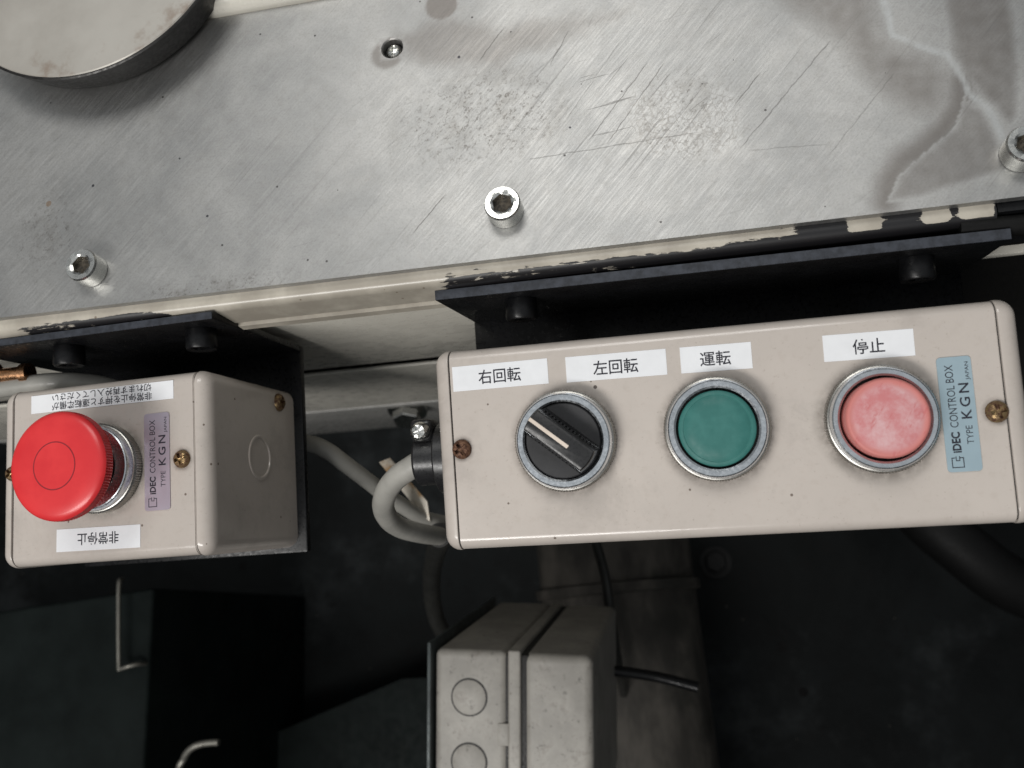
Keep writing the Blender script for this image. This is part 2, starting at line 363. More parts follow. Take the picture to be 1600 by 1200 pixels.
# ------------------------------------------------------------------ machine top plate
def inpoly(p, poly):
    c = False; n = len(poly)
    for i in range(n):
        a, b = poly[i], poly[i-1]
        if (a[1] > p[1]) != (b[1] > p[1]) and p[0] < (b[0]-a[0])*(p[1]-a[1])/(b[1]-a[1])+a[0]: c = not c
    return c
def segd(p, a, b):
    ax, ay = a; bx, by = b; dx, dy = bx-ax, by-ay
    u = max(0, min(1, ((p[0]-ax)*dx+(p[1]-ay)*dy)/(dx*dx+dy*dy+1e-9)))
    return math.hypot(p[0]-ax-u*dx, p[1]-ay-u*dy)
def polyd(p, pl, closed=True):
    n = len(pl); return min(segd(p, pl[i], pl[(i+1) % n]) for i in range(n if closed else n-1))
def sstep(a, b, x):
    u = max(0, min(1, (x-a)/(b-a))); return u*u*(3-2*u)
PLZ = Z(235)
stA = [(-76, 184), (-55, 187), (-37, 181), (-15, 178), (6, 180), (-1, 171), (-20, 167.5), (-36, 161), (-52, 161.5), (-66, 165), (-74, 173)]
stC = [(36, 180), (45, 165.4), (56, 153), (62, 139.5), (69.7, 129), (80, 124), (86.7, 132), (87, 139), (84, 147), (73.3, 153), (72, 161.5), (74, 180)]
stD = [(63.7, 104), (67, 111), (76, 117.5), (84, 123), (87.5, 132), (91.6, 127.6), (94, 119.5), (94, 109), (86, 107), (73, 104.5)]
stE = [(89, 180), (86.5, 147), (88.8, 138), (92, 131.6), (97, 122), (100, 124), (104, 147), (105, 180)]
riv = [(72, 165), (72.6, 154), (79.4, 148.7), (86, 145.5), (87.6, 139.2), (88.8, 133), (92.6, 128.5), (94.1, 123.4), (95.3, 118)]
cres = [(87.4, 136), (86, 129.5), (81, 122.5), (74.6, 117.7), (69.3, 115.6), (65.3, 110.5), (63.3, 104)]
X0, X1, Y0, Y1 = -420.0, 330.0, 101.0, 198.0
HX, HY, HR = -73.4, 175.9, 3.3
xs = [X0] + [-240+0.75*i for i in range(int(375/0.75)+1)] + [X1]
ys = [Y0+0.75*i for i in range(int((Y1-Y0)/0.75))] + [Y1]
# grid lines bordering the screw hole are snapped so that a square can be left out
def snap(l, v):
    i = min(range(len(l)), key=lambda k: abs(l[k]-v)); l[i] = v; return i
ix0, ix1 = snap(xs, HX-4.5), snap(xs, HX+4.5); iy0, iy1 = snap(ys, HY-4.5), snap(ys, HY+4.5)
verts = []; A_st = []; A_pa = []; A_gr = []; A_sc = []; A_re = []
for y in ys:
    for x in xs:
        verts.append((x, y, 0))
        nv = noise.noise(Vector((x*0.11, y*0.11, 3)))*3+noise.noise(Vector((x*0.4, y*0.4, 9)))*0.9
        nw = noise.noise(Vector((x*0.11, y*0.11, 17)))*3+noise.noise(Vector((x*0.4, y*0.4, 29)))*0.9
        p = (x+nv, y+nw); q = (x+nv*0.25, y+nw*0.25)
        s = 0.0
        if x > -90 and y > 150 and x < 20:
            d = polyd(p, stA); s = max(s, (0.62 if inpoly(p, stA) else 0)*sstep(0, 7, d))
            s = max(s, 0.9*sstep(5.6, 4.8, math.hypot(x+57.1, y-188.5)))
            s = max(s, 0.8*sstep(6.2, 4.2, math.hypot(x+75, y-174))*(1 if x > HX-7 else 0))
        pa = 0.0
        if x > 25:
            for pl, k, e in ((stC, 0.84, -8), (stD, 0.76, -2.0), (stE, 0.86, -2.5)):
                if inpoly(q, pl): s = max(s, k*sstep(e*0.35, -e*1.0, polyd(q, pl))*(0.8+0.2*noise.noise(Vector((x*.3, y*.3, 1)))))
            dc = polyd(q, cres, False); s = max(s, (0.92*sstep(0.9, 0.1, dc) if inpoly(q, stD) else 0.86*sstep(6.5, 0.0, dc)))
            dr = polyd(q, riv, False); pa = sstep(1.3+0.8*sstep(150, 170, y), 0.3, dr)*(0.6+0.4*noise.noise(Vector((x*.5, y*.5, 5))))
            s *= 1-pa
        A_st.append(s); A_pa.append(pa)
        g = 0.10
        g = max(g, 0.95*sstep(34, 10, math.hypot((x+46)*0.9, (y-147)*1.5))) if x > -90 else g
        g = max(g, 0.9*sstep(30, 8, math.hypot((x-13)*1.2, (y-138)*1.4))) if x > -30 else g
        g = max(g, 0.9*sstep(8, 0, y-101)*sstep(-160, -145, x)*sstep(-95, -115, x))
        g = max(g, 0.7*sstep(18, 4, math.hypot(x+190, (y-128)*0.8)))
        A_gr.append(g)
        sm = 0.25+0.75*sstep(46, 14, math.hypot((x-8)*0.9, (y-148)*1.3))
        A_sc.append(sm)
        A_re.append(0.9*sstep(5, 1, max(abs(x-13)-12, 0)+max(abs(y-137+0.16*(x-13))-8, 0))*sstep(-0.25, 0.1, noise.noise(Vector((x*.15, y*.15, 40)))+0.1) if -20 < x < 40 else 0.0)
nx = len(xs); faces = []
for j in range(len(ys)-1):
    for i in range(nx-1):
        if ix0 <= i < ix1 and iy0 <= j < iy1: continue
        a = j*nx+i; faces.append((a, a+1, a+nx+1, a+nx))
# ring patch from the square to the round hole, and the hole's wall
per = [j*nx+i for i, j in ([(i, iy0) for i in range(ix0, ix1)]+[(ix1, j) for j in range(iy0, iy1)]+[(i, iy1) for i in range(ix1, ix0, -1)]+[(ix0, j) for j in range(iy1, iy0, -1)])]
c0 = len(verts)
for k in per:
    x, y, _ = verts[k]; a = math.atan2(y-HY, x-HX)
    for rr_, zz in ((HR+0.35, 0), (HR, -0.35), (HR, -6)): verts.append((HX+rr_*math.cos(a), HY+rr_*math.sin(a), zz))
    for L_, v in ((A_st, 0.35), (A_pa, 0), (A_gr, 0.5), (A_sc, 0), (A_re, 0)): L_.extend([v]*3)
n = len(per)
for k in range(n):
    k2 = (k+1) % n
    faces.append((per[k], per[k2], c0+3*k2, c0+3*k))
    for m in (0, 1): faces.append((c0+3*k+m, c0+3*k2+m, c0+3*k2+m+1, c0+3*k+m+1))
# edge and underside
b0 = len(verts)
for x, y in ((X0, Y0), (X1, Y0), (X1, Y1), (X0, Y1)): verts += [(x, y, 0), (x, y, -2.3)]
for L_ in (A_st, A_pa, A_gr, A_sc, A_re): L_.extend([0]*8)
for k in range(4):
    a = b0+2*k; b = b0+2*((k+1) % 4); faces.append((a, a+1, b+1, b))
me = bpy.data.meshes.new('plate_sheet'); me.from_pydata([(x*S, y*S, z*S) for x, y, z in verts], [], faces)
for nm, L_ in (('stain', A_st), ('pale', A_pa), ('grime', A_gr), ('scratch', A_sc), ('residue', A_re)):
    at = me.attributes.new(nm, 'FLOAT', 'POINT'); at.data.foreach_set('value', L_)
plate = thing('machine_plate', 'large brushed metal machine plate with water stains, scratches and bolts', 'plate', Matrix.Translation((0, 0, PLZ)))
link('plate_sheet', me, 'brushed_plate', plate, 0)
first = None
for (x, y, rot) in ((-172.2, 112.8, 0.3), (-39.9, 115.2, 0.15), (98.4, 112.9, 0.8)):
    M = Matrix.Translation((x, y, 0.02)) @ Matrix.Rotation(rot, 4, 'Z')
    if first is None:
        first = finish('socket_screw', socket_screw_mesh(5.25, 6.2), 'zinc', plate, 24)
        M2 = M.copy(); M2.translation *= S; first.matrix_local = M2
        sg = socket_grime(first, 5.25, 6.2)
    else: c_ = copy_part(first, plate, M); copy_part(sg, c_, Matrix())
o = finish('recessed_screw', cross_screw_mesh(2.55, 1.7), 'zinc', plate, 40); o.matrix_local = Matrix.Translation((HX*S, HY*S, -2.58*S))

# ------------------------------------------------------------------ machine frame under the plate
frame = thing('machine_housing', 'cream painted machine base under the metal plate, black paint flaking on its rail', 'machine', Matrix.Translation((0, 0, Z(600))))
F = Matrix.Translation((0, 0, -Z(600)))
# rail: profile in (y, h) swept along x with paint-loss attribute
prof = [(150, 237.4), (101.5, 237.4), (99.3, 237.4)] + [(99.3-2.8*math.sin(a), 240.2-2.8*math.cos(a)) for a in [math.radians(q) for q in (15, 30, 45, 60, 75, 90)]] + [(96.5, 251), (97.3, 252), (97.3, 252.6), (96.0, 253), (96.0, 256.5), (96.4, 257), (150, 257)]
X = [-420]+[-240+1.6*i for i in range(int(331/1.6)+1)]+[91]
def flake_level(x, y, h):
    t_ = (99.6-y)/3.1 + (h-237.4)/9     # 0 at plate edge, rises down the front
    lv = 0.18
    lv = max(lv, 0.52*sstep(-210, -195, x)*sstep(-138, -150, x)*(0.6+0.5*sstep(0.1, 0.9, t_)))
    if x > -66: lv = max(lv, 0.51*sstep(-67, -58, x)*(0.72+0.42*sstep(0.1, 0.8, t_))+0.16*sstep(-20, 45, x)*sstep(0.0, 0.7, t_))
    if x > 30: lv = max(lv, 0.62*sstep(28, 44, x))
    for c_, w_ in ((58, 5), (76, 4), (86, 5)):
        lv -= 0.42*sstep(w_, w_*0.6, abs(x-c_))*sstep(0.75, 0.55, t_)
    lv += 0.10*noise.noise(Vector((x*0.35, t_*2, 3)))
    return lv
vs = []; A = []; fs = []; m = len(prof)
for x in X:
    for (y, h) in prof: vs.append((x*S, y*S, (Z(h)-Z(600))*S)); A.append(flake_level(x, y, h))
for i in range(len(X)-1):
    for k in range(m-1): a = i*m+k; fs.append((a, a+1, a+m+1, a+m))
fs.append(tuple(range((len(X)-1)*m, len(X)*m)))
me = bpy.data.meshes.new('front_rail'); me.from_pydata(vs, [], fs); at = me.attributes.new('flake', 'FLOAT', 'POINT'); at.data.foreach_set('value', A)
link('front_rail', me, 'rail_paint', frame, 35)
def lean_panel(name, x0, x1, h0, h1, mat, off=0.0, k=0.11, y0=102.0, href=262, thick=2.0, bev=1.0):
    bm = NB(); q = box(bm, x0, x1, 0, thick, -(h1-h0), 0, bev, 3)
    for v in bm.verts:
        h = h0 - v.co.z; v.co.y += y0+off+k*(h-href); v.co.z += Z(h0)
    return finish(name, bm, mat, frame, 40, F)
lean_panel('upper_panel', -420, 66, 266, 362, 'cream_paint')
lean_panel('lower_panel', -420, 66, 376, 491, 'cream_paint')
lean_panel('skirt', -420, 66, 492, 600, 'grey_paint', off=-0.6, thick=2.5)
bm = NB(); box(bm, -420, 66, 155, 158, Z(640), Z(258)); finish('inner_wall', bm, 'dark_recess', frame, 0, F)
bm = NB(); box(bm, 91.5, 330, 98.6, 150, Z(262), Z(238)); finish('end_block', bm, 'black_steel', frame, 0, F)
bm = NB(); box(bm, 66.5, 330, 110, 114, Z(640), Z(263)); finish('side_wall', bm, 'dark_recess', frame, 0, F)
bm = NB(); box(bm, 96, 330, 98.2, 101, Z(272), Z(269.5), 0.4, 2); finish('edge_strip', bm, 'cream_paint', frame, 40, F)
bm = NB(); tube(bm, [(82, 96.4, Z(241)), (100, 95.4, Z(241)), (140, 95.4, Z(242)), (330, 95.6, Z(244))], 2.9, 12, 5); finish('black_pipe', bm, 'rubber', frame, 40, F)
bm = NB(); box(bm, -420, 330, 199, 212, Z(243), Z(229), 4, 4); finish('rear_rail', bm, 'cream_paint', frame, 40, F)
bm = NB(); box(bm, -420, 330, 120, 198, Z(245), Z(237.6)); finish('plate_bed', bm, 'black_steel', frame, 0, F)
# zinc bracket and hex bolt low on the frame
bm = NB(); lathe(bm, [(7.2, 0), (7.5, 0.4), (7.5, 5.0), (6.8, 5.6), (0, 5.6)], 24, Matrix.Translation((-152, 124.2, Z(505))) @ Matrix.Rotation(math.radians(68), 4, 'X'), lambda i, k, a, q: hexr(a, q) if i else hexr(a, q))
finish('hex_bolt', bm, 'zinc', frame, 30, F)
bm = NB(); lathe(bm, [(12, 0), (12, 1.5), (4, 1.5), (0, 1.5)], 32, Matrix.Translation((-152, 127.4, Z(506))) @ Matrix.Rotation(math.radians(68), 4, 'X'))
finish('washer', bm, 'zinc', frame, 30, F)

# ------------------------------------------------------------------ disc standing on the plate
disc = thing('round_disc', 'thick round dark-rimmed metal disc raised above the brushed plate', 'disc', Matrix.Translation((-173.4, 224.3, PLZ)))
simple('disc_rim', (0.030, 0.029, 0.028), 0.5, 0.42, 0.35, 120, 0.1)
t = NT('disc_top'); a = t.noise(16, 6, 0.65); b = t.noise(1, 5, 0.7, vec=t.coord((60, 60, 1), (0, 0, 0.6)))
c = t.mix(t.ramp(a, 0.35, 0.7), (0.40, 0.375, 0.335), (0.52, 0.495, 0.45))
sp_ = t.add('ShaderNodeSeparateXYZ'); t.link(t.coord(), sp_.inputs[0])
rd = t.math('SQRT', t.math('ADD', t.math('MULTIPLY', sp_.outputs[0], sp_.outputs[0]), t.math('MULTIPLY', sp_.outputs[1], sp_.outputs[1])))
c = t.mix(t.math('MULTIPLY', t.ramp(rd, 0.036, 0.050), t.ramp(b, 0.52, 0.70, 0, 0.5)), c, (0.18, 0.09, 0.04))
t.set(c, 0.2, 0.36); MAT['disc_top'] = t.m
bm = NB(); lathe(bm, [(0, 2), (46.6, 2), (47.4, 2.8), (50.9, 13.2), (51.2, 14.0), (50.8, 14.35), (0, 14.35)], 160); finish('rim', bm, 'disc_rim', disc, 30)
bm = NB(); lathe(bm, [(50.4, 14.36), (50.1, 14.7), (0, 14.7)], 160); finish('top_face', bm, 'disc_top', disc, 30)
bm = NB(); lathe(bm, [(30, 0.02), (30, 2.2), (0, 2.2)], 64); finish('hub', bm, 'disc_rim', disc, 30)

# ------------------------------------------------------------------ control boxes
def boxframe(o, x, y, n, depth):
    o = Vector(o)-depth*Vector(n)
    M = Matrix(((x[0], y[0], n[0], o[0]), (x[1], y[1], n[1], o[1]), (x[2], y[2], n[2], o[2]+CAMZ), (0, 0, 0, 1)))
    q = M.to_3x3().to_quaternion().normalized().to_matrix().to_4x4(); q.translation = M.translation; return q
D = 57.0
M1 = boxframe((-173.47, 51.73, -247.0), (0.999, -0.0022, 0.0455), (-0.0029, 0.9938, 0.1115), (-0.0455, -0.1116, 0.9927), D)
M2 = boxframe((15.61, 46.30, -238.0), (0.9993, -0.0182, 0.032), (0.0124, 0.9846, 0.1746), (-0.0347, -0.1741, 0.9841), D)
HB = 27.9     # half height of a box

def longedges(e): 
    a, b = e.verts; return abs(a.co.x-b.co.x) > 1 and (a.co.z+b.co.z)/2 > D-1
def box_shell(root, x0, x1, s0, s1, mat):
    bm = NB(); box(bm, s0+0.36, s1-0.36, -HB, HB, 0.05, D, 3.3, 7, longedges)
    bmesh.ops.bevel(bm, geom=[e for e in bm.edges if abs(e.verts[0].co.x-e.verts[1].co.x) < 1e-4 and e.verts[0].co.z+e.verts[1].co.z > 2*D-8], offset=0.25, segments=2, affect='EDGES')
    finish('cover', bm, mat, root, 30)
    bm = NB(); box(bm, s0-0.6, s1+0.6, -HB+0.55, HB-0.55, 0.3, D-0.55, 2.3, 4, lambda e: longedges(e) or abs(e.verts[0].co.x-e.verts[1].co.x) > 1 and (e.verts[0].co.z+e.verts[1].co.z)/2 > D-2)
    finish('inner_shell', bm, 'dark_recess', root, 30)
    for a, b, sgn in ((x0, s0, -1), (s1, x1, 1)):
        bm = NB()
        def ee(e, sgn=sgn, xe=(x0 if sgn < 0 else x1)):
            return all(abs(v.co.x-xe) < 1e-4 for v in e.verts)
        def el(e):
            p, q = e.verts; return abs(p.co.x-q.co.x) > 0.5
        vs = bmesh.ops.create_cube(bm, size=1)['verts']
        for v in vs: v.co = Vector(((a+b)/2+v.co.x*(b-a), v.co.y*2*(HB+0.35), 0.05+(v.co.z+.5)*(D+0.25)))
        # rounded box: bevel the lengthwise edges then the outer rim
        bmesh.ops.bevel(bm, geom=[e for e in bm.edges if el(e) and (e.verts[0].co.z+e.verts[1].co.z)/2 > 1], offset=4.6, segments=7, profile=0.5, affect='EDGES')
        rim = [e for e in bm.edges if ee(e) and not all(v.co.z < 0.1 for v in e.verts)]
        bmesh.ops.bevel(bm, geom=rim, offset=min(4.3, (b-a)-0.3), segments=6, profile=0.5, affect='EDGES')
        rim2 = [e for e in bm.edges if all(abs(v.co.x-(s0 if sgn < 0 else s1)) < 1e-4 for v in e.verts)]
        bmesh.ops.bevel(bm, geom=rim2, offset=0.2, segments=2, profile=0.5, affect='EDGES')
        finish('end_cap', bm, 'enamel_plain', root, 32)
def knurl(i, k, a, q, rows=(1, 2, 3)):
    return q-(0.32 if (k % 2) else 0) if i in rows else q
def bezel(root, x, y, name, inner=10.4):
    """knurled nut with a polished ring; returns the part that carries the rest"""
    T = Matrix.Translation((x, y, D))
    bm = lathe(NB(), [(13.2, 0.0), (13.75, 0.25), (13.85, 0.6), (13.85, 3.0), (13.3, 3.5), (12.8, 3.7)], 220, T, lambda i, k, a, q: q-(0.30 if k % 2 else 0) if i in (1, 2, 3) else q)
    p = finish(name, bm, 'dull_chrome', root, 20)
    bm = lathe(NB(), [(13.0, 3.4), (12.85, 5.6), (12.5, 6.3), (12.2, 6.5), (inner+0.5, 6.5), (inner, 6.2), (inner, 1.0)], 96, T)
    finish('bezel_ring', bm, 'chrome', p, 25)
    bm = lathe(NB(), [(inner, 1.5), (0, 1.5)], 64, T); finish('well', bm, 'dark_recess', p, 0)
    return p
def sticker(root, x0, x1, y0, y1, texts, flip=False, tilt=0.0, z=None):
    z = D+0.14 if z is None else z
    cx, cy = (x0+x1)/2, (y0+y1)/2
    bm = NB(); box(bm, x0, x1, y0, y1, D-0.02, z, 0)
    Mt = Matrix.Translation((cx, cy, 0)) @ Matrix.Rotation(tilt, 4, 'Z') @ Matrix.Translation((-cx, -cy, 0))
    p = finish('label_sticker', bm, 'white_paper', root, 0, Mt)
    for body, tx, ty, tw, th in texts:
        c = Mt @ Vector((tx, ty, 0))
        link('lettering', text_mesh(body, c.x, c.y, tw, th, z+0.03, (math.pi if flip else 0)+tilt, 0.011), 'ink', p, 0)
    return p
def nameplate(root, x0, x1, y0, y1, mat):
    bm = NB(); box(bm, x0, x1, y0, y1, D-0.02, D+0.35, 0.9, 4, lambda e: abs(e.verts[0].co.z-e.verts[1].co.z) > 0.1)
    p = finish('name_plate', bm, mat, root, 30); z = D+0.38; r = math.pi/2
    H = y1-y0; W = x1-x0; c1 = x0+W*0.33; c2 = x0+W*0.74
    Y = lambda f: y0+H*f
    def tx(body, f0, f1, cx, hgt, thick=0.0, sp=1.0):
        link('lettering', text_mesh(body, cx, (Y(f0)+Y(f1))/2, Y(f1)-Y(f0), hgt, z, r, thick, sp), 'ink', p, 0)
    tx('CONTROL BOX', 0.385, 0.93, c1, 1.95, 0.0)
    tx('iDEC', 0.165, 0.345, c1, 2.1, 0.035)
    tx('TYPE', 0.235, 0.395, c2, 1.55)
    tx('KGN', 0.455, 0.765, c2-0.25, 2.45, 0.012, 1.35)
    tx('JAPAN', 0.79, 0.95, x0+W*0.87, 1.15)
    # emblem: a square outline with an open notch towards the name
    bm = NB(); a0, a1 = Y(0.035), Y(0.125); b0_, b1_ = c1-1.55, c1+1.35; t_ = 0.22
    for (p0, p1, q0, q1) in ((b0_, b1_, a0, a0+t_), (b0_, b0_+t_, a0+t_, a1), (b1_-t_, b1_, a0+t_, a1), (b0_+t_, b0_+0.9, a1-t_, a1), (b1_-1.0, b1_-t_, a1-t_, a1), (c1-0.55, c1-0.35, a1-0.9, a1+0.3), (c1+0.25, c1+0.45, a1-0.9, a1+0.3), (c1-0.35, c1+0.25, a1-0.9, a1-0.7)):
        box(bm, p0, p1, q0, q1, z-0.01, z+0.005)
    finish('emblem', bm, 'ink', p, 0)
    return p
def box_screw(root, x, y, mat, rot=0.0, r=2.75, T=None):
    o = finish('screw', cross_screw_mesh(r, 1.7), mat, root, 35)
    M = T if T is not None else Matrix.Translation((x, y, D-0.05)) @ Matrix.Rotation(rot, 4, 'Z')
    M = M.copy(); M.translation *= S; o.matrix_local = M; return o

# --- long box: selector, green and worn red push button
cb2 = thing('control_box', 'long beige control box with black selector, green button and worn red button', 'control box', M2)
box_shell(cb2, -79.3, 73.2, -74.9, 68.0, 'enamel_long')
sticker(cb2, -73.7, -46.5, 16.2, 23.2, [('右回転', -60.2, 19.65, 12.1, 4.0)], tilt=0.004)
sticker(cb2, -41.45, -14.2, 16.0, 23.0, [('左回転', -27.9, 19.3, 12.2, 4.0)], tilt=-0.004)
sticker(cb2, -10.5, 8.0, 15.8, 22.8, [('運転', -1.4, 19.15, 8.0, 3.9)], tilt=-0.010)
sticker(cb2, 26.0, 48.1, 15.6, 22.5, [('停止', 37.1, 18.9, 7.8, 3.9)], tilt=-0.012)
nameplate(cb2, 52.7, 60.75, -14.5, 14.3, 'plate_blue')
box_screw(cb2, -72.3, -0.1, 'rusted_screw', 0.5); box_screw(cb2, 65.5, -0.2, 'rusty_brass', 0.2)
# selector
sx, sy = -42.8, 0.2
p = bezel(cb2, sx, sy, 'selector_switch')
T = Matrix.Translation((sx, sy, D)) @ Matrix.Rotation(math.radians(-40), 4, 'Z')
bm = lathe(NB(), [(10.1, 2), (10.1, 5.8), (9.8, 6.2), (0, 6.2)], 80, T); simple('matt_black', (0.024, 0.024, 0.026), 0, 0.5, 0.2, 200); finish('knob_base', bm, 'matt_black', p, 30)
bm = NB()
# handle: bar with round ends, flared foot
def barpoly(L, wd, n=6):
    pts = []
    for s in (1, -1):
        a0 = math.asin(min(1, wd/L))
        for k in range(n+1):
            a = -a0+2*a0*k/n
            pts.append((s*L*math.cos(a), s*L*math.sin(a)))
    return pts
def loft(bm, layers, T):
    R = [[bm.verts.new(T @ Vector((x, y, z))) for x, y in pts] for pts, z in layers]
    n_ = len(R[0])
    for a, b in zip(R, R[1:]):
        for k in range(n_): bm.faces.new((a[k], a[(k+1) % n_], b[(k+1) % n_], b[k]))
    bm.faces.new(R[-1]); return bm
loft(bm, [(barpoly(10.0, 4.5), 6.1), (barpoly(9.95, 4.3), 6.9), (barpoly(9.9, 3.7), 7.6), (barpoly(9.75, 3.35), 12.8), (barpoly(9.6, 3.15), 13.4), (barpoly(9.3, 2.7), 13.7)], T)
hb = finish('handle', bm, 'black_plastic', p, 35)
bm = NB()
for s in (-1, 1):
    for k in range(15):
        x = -8.4+k*1.12; box(bm, x, x+0.55, s*3.65-0.30, s*3.65+0.30, 7.5, 10.5)
finish('grip_ribs', bm, 'black_plastic', p, 0, T)
simple('pointer_cream', (0.72, 0.62, 0.53), 0, 0.5, 0.1)
bm = NB(); box(bm, -9.6, 3.0, -0.52, 0.52, 13.3, 13.78, 0.15, 2); finish('pointer_line', bm, 'pointer_cream', p, 0, T)
# green
p = bezel(cb2, -2.6, 0.5, 'push_button', 10.5)
T = Matrix.Translation((-2.6, 0.5, D))
bm = lathe(NB(), [(9.85, 1.6), (9.85, 5.9), (9.6, 6.25), (8.65, 6.35), (8.55, 6.22), (8.42, 6.22), (8.3, 6.36), (5, 6.42), (0, 6.45)], 96, T); q = finish('button_cap', bm, 'green_plastic', p, 50); q['label'] = 'flush green button cap'
# red
p = bezel(cb2, 38.1, 0.0, 'push_button', 10.7)
T = Matrix.Translation((38.1, 0.0, D))
bm = lathe(NB(), [(9.9, 1.6), (9.9, 9.6), (9.5, 10.2), (8.9, 10.35), (8.5, 10.2), (8.0, 10.3), (4, 10.5), (0, 10.55)], 96, T); q = finish('button_cap', bm, 'worn_red', p, 50); q['label'] = 'raised faded red button cap'
# cable gland on the end of the long box
G = Matrix.Translation((-78.6, -2.0, 27)) @ Matrix.Rotation(math.radians(-90), 4, 'Y')
bm = lathe(NB(), [(13.0, 0), (13.0, 4.5), (12, 5), (11.2, 5.2), (11.2, 8.2), (10.6, 8.8), (5, 8.8)], 48, G); gl = finish('cable_gland', bm, 'black_plastic', cb2, 30)
bm = lathe(NB(), [(5, 8.6), (7.6, 8.6), (8.2, 9.2), (8.2, 15.4), (7.6, 16.2), (4.4, 16.2)], 40, G)
box(bm, -94.6, -87.6, 3.5, 10.5, 24, 35.0, 1.5, 3); finish('clamp', bm, 'black_plastic', gl, 35)
o = finish('clamp_screw', cross_screw_mesh(3.1, 2.6), 'zinc', gl, 35); o.matrix_local = Matrix.Translation((-91.1*S, 6.6*S, 34.9*S)) @ Matrix.Rotation(0.4, 4, 'Z')

# --- short box: emergency stop
cb1 = thing('control_box', 'short beige control box with red mushroom emergency stop button', 'control box', M1)
box_shell(cb1, -35.6, 37.8, -31.3, 33.2, 'enamel_short')
sticker(cb1, -24.5, 26.1, 19.9, 25.6, [('非常停止を押すと運転準備が', 0.9, 21.55, 35.6, 2.55), ('切れます再投入してください', 0.9, 24.25, 35.4, 2.4)], flip=True)
sticker(cb1, -15.0, 14.2, -24.2, -17.3, [('非常停止', -0.4, -20.7, 14.4, 3.7)], flip=True, tilt=-0.012)
nameplate(cb1, 16.0, 24.6, -13.7, 15.9, 'plate_mauve')
box_screw(cb1, 28.7, 1.1, 'rusty_brass', 0.3); box_screw(cb1, -31.0, 1.5, 'rusty_brass', 0.7, 2.4)
p = bezel(cb1, 1.5, 0.4, 'emergency_stop', 8.5)
T = Matrix.Translation((1.5, 0.4, D))
bm = lathe(NB(), [(8.2, 2), (8.2, 13.5)], 64, T); finish('stem', bm, 'dull_chrome', p, 30)
UP = 3.2
prof = [(8, 11.6), (14.3, 12.4), (15.7, 13.4), (15.9, 13.8), (15.9, 16.0), (15.75, 16.4), (15.4, 16.95), (14.8, 17.4), (13.8, 17.75), (11, 18.0), (7.0, 18.15), (6.9, 18.02), (6.75, 18.02), (6.65, 18.16), (0, 18.2)]
bm = lathe(NB(), [(r_, z_+UP) for r_, z_ in prof], 240, T, lambda i, k, a, q: q-(0.5 if k % 2 else 0) if i in (3, 4) else q); q = finish('mushroom_head', bm, 'red_plastic', p, 42); q['label'] = 'bright red mushroom head'
simple('dark_red', (0.25, 0.012, 0.02), 0, 0.5)
bm = lathe(NB(), [(6.62, 18.12+UP), (6.64, 18.19+UP), (6.96, 18.19+UP), (6.98, 18.12+UP)], 96, T); finish('ring_line', bm, 'dark_red', p, 0)
# knockout and screw on the end cap
K = Matrix.Translation((37.8, 2.4, 26)) @ Matrix.Rotation(math.radians(90), 4, 'Y')
bm = lathe(NB(), [(7.6, -0.1), (7.6, 0.3), (7.0, 0.45), (6.4, 0.3), (6.3, 0.0)], 64, K); ko = finish('knockout', bm, 'enamel_plain', cb1, 30)
box_screw(cb1, 0, 0, 'rusty_brass', T=Matrix.Translation((37.7, 22.6, 11.5)) @ Matrix.Rotation(math.radians(90), 4, 'Y'), r=3.2)

# ------------------------------------------------------------------ mounting brackets (right-angle black steel)
def bracket(M, label, x0, x1, yf, ztop, thick, yb, screws):
    root = thing('mounting_bracket', label, 'bracket', M, 'black steel brackets under the control boxes')
    bm = NB()
    box(bm, x0, x1, yb, yf+thick, -3.2, -0.05, 0.7, 2)
    finish('base_leg', bm, 'black_steel', root, 35)
    bm = NB(); box(bm, x0, x1, yf, yf+thick, -0.04, ztop, 0.35, 2); finish('upright_leg', bm, 'black_steel', root, 35)
    bm = NB(); box(bm, x0+0.1, x1-0.1, yf+0.05, yf+thick-0.05, ztop+0.01, ztop+0.25, 0.1, 1); finish('lit_edge', bm, 'lit_edge', root, 35)  # added strip on the upright, painted paler as if lit from above
    for (x, z) in screws:
        o = finish('socket_screw', socket_screw_mesh(4.9, 6.4, 36), 'black_steel', root, 40)
        o.matrix_local = Matrix.Translation((x*S, (yf-0.02)*S, z*S)) @ Matrix.Rotation(math.radians(90), 4, 'X')
bracket(M1, 'black steel angle bracket carrying the short emergency stop box', -50, 41.3, 42.6, D+2.5, 2.4, -30.3, [(30.5, D-9), (-18, D-9)])
bracket(M2, 'black steel angle bracket carrying the long three-button box', -80.5, 77, 44.6, D-10.5, 3.0, -20, [(-57, D-23), (56, D-23)])

# ------------------------------------------------------------------ cables and fittings
def cable(label, pts, r, mat, name='cable', cat='cable', group=None):
    bm = tube(NB(), [(x, y, Z(h)) for x, y, h in pts], r, 16, 8)
    o = finish(name, bm, mat, None, 60); return tag(o, label, cat, group)
cable('grey cable looping out of the long control box gland', [(-62, 53.4, 268.5), (-76.6, 50.4, 270.0), (-81.0, 48.9, 271.2), (-86.5, 46.8, 274.5), (-92, 43.8, 281), (-96.6, 40.4, 291), (-98.8, 37.5, 303), (-98.6, 35.6, 315), (-96.5, 34.8, 328), (-95, 35, 345), (-95, 36, 362)], 3.75, 'cable_grey')
cable('grey cable running from behind the short control box', [(-190, 78, 325), (-160, 76, 326), (-140, 72.5, 327), (-132, 69, 329), (-126.5, 64, 335), (-121, 58.5, 345), (-115, 52, 360), (-104, 45, 385), (-80, 45, 420), (-40, 50, 460)], 3.3, 'cable_grey')
